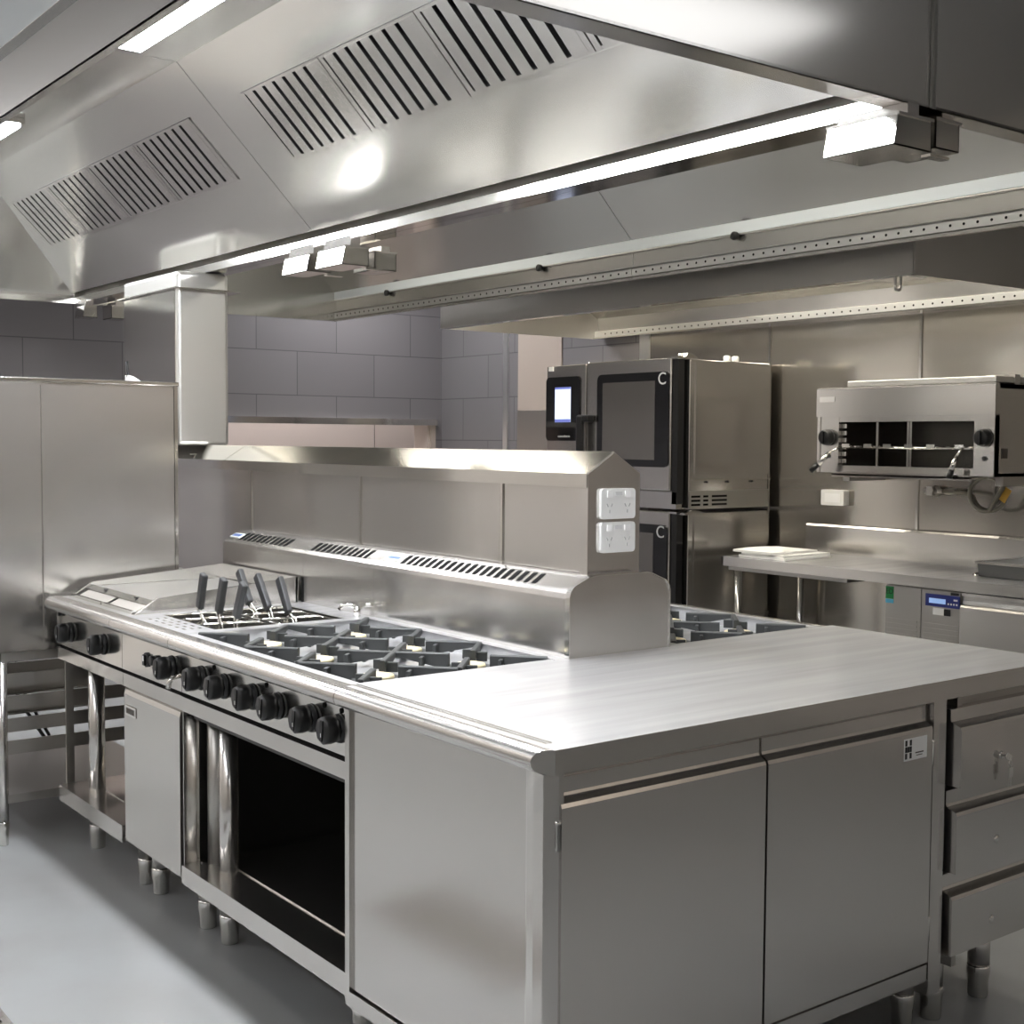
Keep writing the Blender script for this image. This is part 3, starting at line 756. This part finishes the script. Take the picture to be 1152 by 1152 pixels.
# ------------------------------------------------------------------ left: oven on a stand
def left_oven():
    r=thing('oven','tall plain-sided stainless oven on a stand beyond the griddle','oven',(.18,3.46,.69))
    MB().box(-.215,.545,3.05,3.86,.690,1.700).build('body',STEEL,r)
    MB().box(-.215,.010,3.040,3.052,.700,1.700).build('side_panel',STEEL,r)
    MB().box(.016,.535,3.042,3.052,.700,1.690).build('side_panel',STEEL,r)
    MB().box(-.225,.556,3.036,3.87,1.700,1.716,.003).build('top_cover',STEELP,r)
    MB().box(.537,.550,3.038,3.06,.69,1.70).build('corner_trim',STEELP,r)
    MB().cyl((.54,3.10,.905),(.58,3.06,.905),.012,n=12).build('screw',STEELP,r)
    s=thing('oven_stand','tubular steel oven stand with tray runners and lower shelf, left of the griddle','stand',(.18,3.46,FZ))
    for x,y in ((-.136,3.075),(.50,3.075),(-.136,3.82),(.50,3.82)):
        leg(s,x,y,.655,.021)
    tr=MB()
    for y in (3.075,3.82): tr.box(-.15,.52,y-.018,y+.018,.655,.69)
    tr.box(-.155,-.117,3.06,3.84,.655,.69).box(.482,.52,3.06,3.84,.655,.69)
    tr.build('top_frame',STEELD,s)
    for z in (.555,.470,.385,.300):
        g=MB().box(-.118,.485,3.072,3.080,z,z+.052).box(-.118,.485,3.080,3.10,z,z+.004)
        g.build('tray_runner',STEELD,s)
        g=MB().box(-.118,.485,3.815,3.823,z,z+.052).box(-.118,.485,3.795,3.815,z,z+.004)
        g.build('tray_runner',STEELD,s)
    MB().box(.10,.130,3.062,3.072,.15,.655).build('runner_bracket',STEELD,s)
    MB().box(-.14,.51,3.06,3.84,.118,.150).build('lower_shelf',STEELD,s)
    MB().box(-.20,-.14,3.055,3.10,.660,.689).build('front_bracket',STEELP,s)
    a=thing('probe_stick','thin black stick standing in white holder on the oven top','probe',(.43,3.20,1.716))
    MB().prism([(.405,1.716),(.405,1.745),(.425,1.740),(.455,1.722),(.455,1.716)],'Y',3.18,3.22).build('holder',WHITE,a)
    MB().cyl((.410,3.20,1.735),(.406,3.20,1.800),.006,n=12).build('stick',BLACK,a)
    b=MB().prism([(-.21,1.716),(-.21,1.748),(-.15,1.748),(-.135,1.716)],'Y',3.08,3.16).build('smoke_outlet',WHITE)
    tag(b,'small white outlet cap at the left edge of the oven top','outlet cap')
    c=MB().tube([(.30,3.98,.62),(.20,3.99,.60),(.155,3.98,.54),(.148,3.97,.47),(.16,3.96,.40),(.20,3.95,.30),(.29,3.95,.15),(.33,3.95,FZ+.01)],.008,10).tube([(.33,3.98,.62),(.23,3.99,.59),(.185,3.98,.53),(.178,3.97,.47),(.19,3.96,.40),(.23,3.95,.31),(.31,3.95,.16),(.36,3.95,FZ+.01)],.007,10).build('power_cable',CABLE)
    tag(c,'black cable looping behind the oven stand','cable')
left_oven()

# ------------------------------------------------------------------ right wall: combi ovens
def combi(z0,z1,lab,upper):
    r=thing('combi_oven',lab,'combi oven',(3.65,3.55,z0),'stacked combi ovens')
    MB().box(3.37,3.985,3.0,4.10,z0,z1-.012,.004).build('body',STEEL,r)
    MB().box(3.41,3.985,2.992,3.0,z0+.185,z1-.03).build('side_cover',STEEL,r)
    MB().box(3.40,4.0,2.984,3.0,z0+.155,z0+.163).build('side_rail',STEELP,r)
    sc=MB()
    for x in (3.50,3.66,3.85): sc.cyl((x,2.996,z0+.146),(x,2.990,z0+.146),.006,n=8)
    sc.build('screw',BLACK,r)
    MB().box(3.372,3.985,2.994,3.0,z0+.004,z0+.100).build('service_strip',STEELD,r)
    vv=MB()
    for x0,x1 in ((3.385,3.452),(3.475,3.512),(3.54,3.655)):
        for kk in range(3): vv.box(x0,x1,2.9925,2.9945,z0+.020+.022*kk,z0+.031+.022*kk)
    vv.build('vent_grille',GAP,r)
    cc=MB().box(3.29,3.37,3.752,4.105,z0+.10,z1-.010,.004).build('control_column',STEEL,r)
    p=MB().rrect('X',3.290,-.008,3.797,4.103,z1-.446,z1-.076,.028).build('touch_panel',GLASSB,cc)
    MB().box(3.2805,3.282,3.876,4.018,z1-.339,z1-.136).build('screen',SCREEN,p)
    MB().box(3.280,3.2806,3.876,4.018,z1-.339,z1-.321).box(3.280,3.2806,3.876,4.018,z1-.148,z1-.136).build('screen_bars',SCRBAR,p)
    lettering('convotherm',.022,WHITE,p,(3.2815,3.935,z1-.420),(0,-1,0),(0,0,1))
    d=MB().box(3.292,3.352,3.062,3.744,z0+.100,z1-.004,.006).build('door',STEEL,r)
    w=MB().rrect('X',3.292,-.007,3.071,3.648,z0+.224,z1-.076,.035).build('window_frame',GLASSB,d)
    MB().box(3.2842,3.2852,3.176,3.600,z0+.262,z1-.123).build('glass',OVENGL,w)
    lettering('C',.092,mat('logo_grey%d'%int(z0*100),(188,190,192),.4),w,(3.2845,3.122,z1-.116),(0,-1,0),(0,0,1))
    MB().use(BLACK).box(3.235,3.262,3.725,3.775,z0+.14,z1-.304,.008).box(3.240,3.292,3.680,3.775,z1-.339,z1-.299,.008).build('handle',BLACK,d)
    MB().box(3.300,3.37,3.02,3.745,z0+.004,z0+.094).build('lower_strip',STEELP,r)
    MB().box(3.300,3.37,3.752,4.105,z0+.004,z0+.094).build('column_plinth',STEEL,r)
    MB().box(3.355,3.372,3.006,3.06,z0+.01,z1-.014).build('hinge_gap',GAP,r)
    MB().box(3.300,3.345,3.015,3.055,z0+.03,z1-.014).build('hinge_post',BLACK,r)
    hb=MB().box(3.285,3.36,3.004,3.060,z1-.012,z1-.002)
    if upper:
        hb.cyl((3.33,3.03,z1-.01),(3.33,3.03,z1+.014),.016,n=12)
        hb.prism([(3.34,z1-.01),(3.36,z1+.018),(3.40,z1+.016),(3.44,z1-.006)],'Y',3.01,3.05)
    else:
        hb.prism([(3.30,z1-.006),(3.36,z1+.008),(3.40,z1+.006),(3.47,z1-.016),(3.30,z1-.016)],'Y',2.955,2.990)
    hb.build('hinge',STEELP,r)
    if upper:
        for x in (3.70,3.765): MB().lathe((x,3.05,z1-.014),(0,0,1),[(.020,0),(.020,.030),(.012,.036)],12).build('vent_stub',WHITE,r)
        MB().use(WHITE).box(3.285,3.29,4.045,4.085,z1-.040,z1-.014).build('sticker',WHITE,cc)
        MB().cyl((3.31,3.748,z1-.02),(3.31,3.748,z1),.007,n=10).build('pin',STEELP,r)
combi(1.130,1.938,'upper of the two stacked combi ovens, touch screen lit, handle black',True)
combi(.380,1.122,'lower of the two stacked combi ovens, mostly hidden behind the island',False)
o=thing('support_stand','steel support frame under the stacked combi ovens','stand',(3.65,3.55,FZ))
MB().box(3.37,3.985,3.02,4.09,.31,.378).build('frame',STEELD,o)
for x,y in ((3.43,3.07),(3.93,3.07),(3.43,4.03),(3.93,4.03)): leg(o,x,y,.31,.022)

# ------------------------------------------------------------------ salamander grill on the wall
def salamander():
    r=thing('salamander_grill','wall-mounted open-front salamander grill with two black knobs above the wall bench','grill',(3.82,1.85,1.34))
    ya,yb=1.355,2.335
    b=MB().box(3.60,4.0,ya,1.372,1.345,1.755).box(3.60,4.0,yb-.017,yb,1.345,1.755).box(3.98,4.0,ya,yb,1.345,1.755).box(3.62,4.0,ya,yb,1.735,1.755).box(3.62,4.0,ya,yb,1.345,1.360)
    b.build('casing',STEEL,r)
    MB().prism([(3.595,1.618),(3.595,1.752),(3.603,1.760),(3.63,1.762),(3.63,1.618)],'Y',ya-.004,yb+.004).build('hood_fascia',STEEL,r)
    MB().box(3.61,3.98,1.36,2.165,1.762,1.790,.004).build('flue_cap',STEELC,r)
    f=MB().box(3.605,3.64,ya,1.458,1.345,1.618).box(3.605,3.64,2.207,yb,1.345,1.618).box(3.605,3.64,1.458,2.207,1.345,1.380).box(3.607,3.64,1.458,2.207,1.592,1.618)
    f.build('front_frame',STEEL,r)
    MB().box(3.955,3.975,1.40,2.30,1.36,1.62).box(3.645,3.955,1.44,1.455,1.362,1.60).box(3.645,3.955,2.21,2.225,1.362,1.60).box(3.645,3.955,1.40,2.30,1.600,1.615).build('chamber_lining',CHAMB,r)
    rk=MB()
    for x in (3.61,3.70,3.80,3.90): rk.cyl((x,1.475,1.468),(x,2.19,1.468),.005,n=8)
    for i in range(13): rk.cyl((3.61,1.49+.057*i,1.474),(3.92,1.49+.057*i,1.474),.0025,n=6)
    for y in (1.53,1.68,1.80,1.92,2.03,2.16): rk.box(3.600,3.610,y-.022,y+.022,1.468,1.486)
    rack=rk.build('grill_rack',STEELP,r)
    for y in (1.515,2.19):
        s=-1 if y<1.8 else 1
        e=(3.50,y+.10,1.350) if s>0 else (3.535,y+.020,1.335)
        m=(3.555,y+.03,1.440) if s>0 else (3.560,y+.002,1.430)
        h=MB().use(STEELP).tube([(3.615,y,1.47),(3.58,y+.008*s,1.462),m],.006,8)
        p0=V(m); p1=V(e)
        h.cyl(m,tuple(p0+(p1-p0)*.62),.0115,.0135,n=14).use(BLACK).cyl(tuple(p0+(p1-p0)*.62),e,.014,n=14)
        h.build('rack_handle',BLACK,rack)
    up=MB()
    for y in (1.83,1.845,2.02): up.box(3.66,3.668,y-.006,y+.006,1.375,1.595)
    for k in range(6): up.box(3.628,3.640,2.178,2.205,1.392+.034*k,1.412+.034*k)
    up.build('rack_supports',STEELP,r)
    for y in (1.402,2.268):
        k=MB().lathe((3.603,y,1.517),(-1,0,0),[(.040,0),(.041,.012),(.036,.035),(.030,.040),(.001,.041)],24).box(3.552,3.566,y-.006,y+.006,1.487,1.547)
        k.build('knob',BLACK,r)
        MB().lathe((3.604,y,1.425),(-1,0,0),[(.011,0),(.011,.008),(.008,.010)],12).build('igniter',BLACK,r)
    MB().box(3.592,3.5965,2.225,2.318,1.690,1.716).build('badge',STEELP,r)
    MB().box(3.56,3.98,1.44,2.21,1.333,1.341).box(3.56,3.565,1.44,2.21,1.325,1.348).build('drip_tray',STEELP,r)
    MB().box(3.66,3.70,ya-.004,ya,1.425,1.47).build('side_plate',GROOVE,r)
    MB().box(3.75,3.79,ya,1.50,1.755,1.80).build('top_bracket',STEELD,r)
    for y in (1.40,2.25): MB().box(3.75,4.03,y,y+.04,1.30,1.345).build('support_bracket',STEELD,r)
salamander()
def hose():
    r=thing('gas_hose','coiled grey gas hose with valve hanging under the salamander grill','gas hose',(3.95,1.7,1.16))
    pts=[(3.97,1.86,1.258),(3.965,1.80,1.257),(3.96,1.74,1.253),(3.955,1.70,1.245)]
    for i in range(31):
        a=math.radians(-12-15*i)
        pts.append((3.950-.0012*i,1.592+.090*math.cos(a),1.255+.080*math.sin(a)))
    pts+=[(3.905,1.50,1.285),(3.90,1.485,1.334)]
    MB().tube(pts,.011,10).build('hose',RUBBER,r)
    v=MB().cyl((3.975,1.965,1.255),(3.975,1.85,1.258),.013,n=12).lathe((4.035,1.945,1.255),(-1,0,0),[(.030,0),(.030,.006),(.018,.01),(.016,.06)],12)
    v.cyl((3.975,1.90,1.255),(3.93,1.90,1.262),.010,n=10).cyl((3.975,1.85,1.258),(3.97,1.79,1.258),.016,n=8).box(3.96,3.985,1.915,1.95,1.235,1.278)
    v.build('valve',STEELD,r)
    MB().obox((3.925,1.50,1.255),(0,1,.6),(1,0,0),(0,-.6,1),.020,.001,.034).build('tag',YELLOW,r)
hose()
t=thing('power_socket','white surface-mounted socket box on the steel wall under the grill','socket',(4.01,2.55,1.155))
MB().rrect('X',4.034,-.045,2.475,2.625,1.158,1.240,.008).build('box',WHITE,t)
MB().box(3.988,3.9895,2.50,2.60,1.175,1.222).build('cover',mat('socket_face',(244,244,244),.3),t)

# ------------------------------------------------------------------ wall bench and refrigerated counter
def wall_bench():
    r=thing('prep_bench','long steel wall bench with upstand below the salamander grill','bench',(3.7,.9,FZ))
    b=MB().use(STEELT).box(3.4005,4.0,-1.2,2.785,.888,.90).use(STEEL).box(3.40,3.415,-1.2,2.785,.852,.899).box(3.40,4.0,2.77,2.786,.852,.899).build('bench_top',STEELT,r)
    MB().box(3.985,4.02,-1.2,2.72,.90,1.045).prism([(3.985,1.045),(3.992,1.055),(4.024,1.055),(4.024,1.045)],'Y',-1.2,2.72).build('upstand',STEEL,r)
    MB().box(3.43,3.98,2.0,2.76,.83,.852).build('stiffener',STEELD,r)
    for x,y in ((3.46,2.72),(3.95,2.72),(3.46,-1.1),(3.95,-1.1)): leg(r,x,y,.855,.02)
    MB().cyl((3.46,2.72,.18),(3.95,2.72,.18),.014,n=12).build('cross_rail',STEELD,r)
    c=thing('refrigerated_counter','under-bench refrigerated counter with blue display panel and steel door','fridge',(3.7,.6,FZ))
    MB().box(3.44,3.98,-.6,1.775,.10,.845).build('body',STEELD,c)
    for y in (1.70,1.42,-.5): leg(c,3.50,y,.12,.02)
    pl=MB().box(3.420,3.44,1.582,1.772,.12,.843).build('left_cover',STEELD,c)
    pr=MB().box(3.420,3.44,1.384,1.578,.12,.843).build('right_cover',STEELD,c)
    for y0,y1,p in ((1.60,1.765,pl),(1.39,1.565,pr)):
        s=MB()
        for k in range(14): s.box(3.4165,3.420,y0,y1,.40+.022*k,.409+.022*k)
        s.build('grille',STEELD,p)
    d=MB().use(BLUE).box(3.414,3.420,1.383,1.555,.772,.826).use(LCD).box(3.4132,3.414,1.452,1.536,.786,.808).use(WHITE)
    for k in range(4): d.box(3.4132,3.414,1.392+.014*k,1.400+.014*k,.785,.793)
    d.box(3.4132,3.414,1.392,1.412,.804,.812)
    d.build('display_panel',BLUE,c)
    MB().use(BLACK).box(3.4175,3.420,1.39,1.43,.828,.840).build('name_strip',BLACK,c)
    MB().use(PAPER).box(3.4175,3.420,1.462,1.518,.735,.766).use(BLACK).box(3.4172,3.420,1.43,1.462,.735,.764).build('rating_label',PAPER,c)
    e=MB().use(GREEN).box(3.4175,3.420,1.728,1.770,.782,.838).use(CYAN).box(3.4175,3.420,1.728,1.770,.762,.780).build('energy_label',GREEN,pl)
    lettering('ED',.034,BLACK,e,(3.4172,1.749,.815),(0,-1,0),(0,0,1))
    for ya,yb in ((.72,1.374),(.06,.714),(-.59,.054)):
        q=MB().prism([(3.405,.12),(3.405,.783),(3.412,.792),(3.425,.796),(3.43,.812),(3.43,.83),(3.44,.83),(3.44,.12)],'Y',ya,yb).build('door',STEEL,c)
    MB().box(3.415,3.44,-.6,1.374,.832,.845).build('top_rail',STEELP,c)
wall_bench()
PL=['topmost white sheet in the stack on wall bench end','middle white sheet in the stack on wall bench end','bottom white sheet in the stack on wall bench end']
for k,(x0,x1,y0,y1,z) in enumerate(((3.44,3.78,2.47,2.74,.926),(3.46,3.82,2.42,2.70,.913),(3.45,3.80,2.40,2.71,.901))):
    m=MB(); n=10; g=[]
    for i in range(n+1):
        row=[]
        for j in range(n+1):
            u=i/n; w=j/n; h=.010*math.sin(3.3*u+k)*math.sin(2.6*w+1.2*k)*(1 if k==0 else .3) if k==0 else .0
            row.append((x0+(x1-x0)*u,y0+(y1-y0)*w,z+max(0,h)))
        g.append(row)
    top=[[m.bm.verts.new((p[0],p[1],p[2]+.011)) for p in row] for row in g]; bot=[[m.bm.verts.new(p) for p in row] for row in g]
    for i in range(n):
        for j in range(n):
            m._f([top[i][j],top[i+1][j],top[i+1][j+1],top[i][j+1]]); m._f([bot[i][j],bot[i][j+1],bot[i+1][j+1],bot[i+1][j]])
    for i in range(n):
        for a in (0,n):
            m._f([bot[i][a],bot[i+1][a],top[i+1][a],top[i][a]]); m._f([bot[a][i],bot[a][i+1],top[a][i+1],top[a][i]])
    tag(m.build('paper_sheet',PAPER),PL[k],'paper','white sheets stacked on the bench')
t=thing('roasting_pan','dark grey steel pan standing on the wall bench right of frame','pan',(3.8,1.2,.90))
MB().prism([(3.61,.902),(3.60,.960),(3.595,.968),(3.965,.968),(3.96,.960),(3.95,.902)],'Y',.75,1.42).build('body',mat('pan_grey',(86,86,86),.3,.8),t)
MB().box(3.59,3.963,1.405,1.428,.960,.970).box(3.585,3.60,.75,1.425,.960,.970).build('rim',STEELP,t)
MB().tube([(3.66,1.42,.912),(3.63,1.445,.910),(3.60,1.44,.908),(3.58,1.41,.906)],.005,8).build('grip',STEELP,t)

# ------------------------------------------------------------------ room lights: one read off its mirror image, the others added fill
FILLB = mat('added_fill_back', (245,245,245), .5, emit=(250,251,255), es=19.)  # for the added panels at the back and in the servery
FILLA = mat('added_fill_aisle', (245,245,245), .5, emit=(250,251,255), es=13.)  # for the two added panels left of the aisle
FILLF = mat('added_fill_front', (245,245,245), .5, emit=(255,246,236), es=7.)  # for the added panel by the front wall
LAMPR2 = mat('ceiling_panel_soft', (245,245,245), .5, emit=(250,251,255), es=1.45)
def light_panel(x0,x1,y0,y1,lab,m=None):
    t=thing('light_panel',lab,'ceiling light',((x0+x1)/2,(y0+y1)/2,2.985),'ceiling light panels')
    MB().box(x0-.02,x1+.02,y0-.02,y1+.02,2.985,3.0).build('frame',TRIM,t)
    MB().box(x0,x1,y0,y1,2.979,2.985).build('diffuser',m or FILLC,t)
light_panel(1.05,2.28,-2.3,-1.45,'square-lit panel in the ceiling in front of the canopy end, mirrored in it',LAMPR2)
light_panel(-3.15,-2.85,-1.2,1.6,'long unseen fill panel added over the left aisle, nearer the camera',FILLA)  # added out of view to light the canopy bulkhead
light_panel(-3.15,-2.85,3.0,5.6,'long unseen fill panel added over the left aisle, farther back',FILLA)  # second added panel, unseen, for the far stretch of bulkhead
light_panel(2.9,3.3,5.0,6.0,'small unseen fill panel added behind the canopies near the back wall',FILLB)  # added out of view to lift the back wall tiles
light_panel(-2.2,-1.0,5.5,5.9,'unseen fill panel added in front of back wall left of the far canopy end',FILLB)  # added to brighten the pale wall that the splashback mirrors
light_panel(2.6,3.9,-4.4,-4.1,'unseen fill panel added near the front wall in front of the island',FILLF)  # added to light the walls mirrored in the gable end
light_panel(1.6,4.2,6.75,7.05,'unseen fill panel added in the servery behind the back wall opening',FILLB)  # added to light the beige wall seen through the opening
light_panel(-2.2,-0.8,-4.2,-3.6,'unseen fill panel added behind the camera position')  # added ambient fill, never in view
W=bpy.data.worlds.new('World'); S.world=W; W.use_nodes=True
bg=W.node_tree.nodes['Background']; bg.inputs[0].default_value=(.6,.62,.65,1); bg.inputs[1].default_value=.02

# ------------------------------------------------------------------ camera
yaw,pit,rol=[math.radians(a) for a in (37.143,-3.181,.355)]
F=V((math.sin(yaw)*math.cos(pit),math.cos(yaw)*math.cos(pit),math.sin(pit)))
R0=V((math.cos(yaw),-math.sin(yaw),0)); U0=R0.cross(F)
R=R0*math.cos(rol)+U0*math.sin(rol); U=-R0*math.sin(rol)+U0*math.cos(rol)
cam=bpy.data.cameras.new('camera'); co=bpy.data.objects.new('camera',cam); COL.objects.link(co)
M4=Matrix((R,U,-F)).transposed().to_4x4(); M4.translation=V((-1.521,-1.911,1.495)); co.matrix_world=M4
cam.sensor_width=36; cam.lens=36*1460.3/1152; cam.clip_start=.05; cam.clip_end=60
S.camera=co
S.view_settings.view_transform='Standard'; S.view_settings.look='None'; S.view_settings.gamma=1; S.view_settings.use_curve_mapping=False
S.view_settings.exposure=0.4
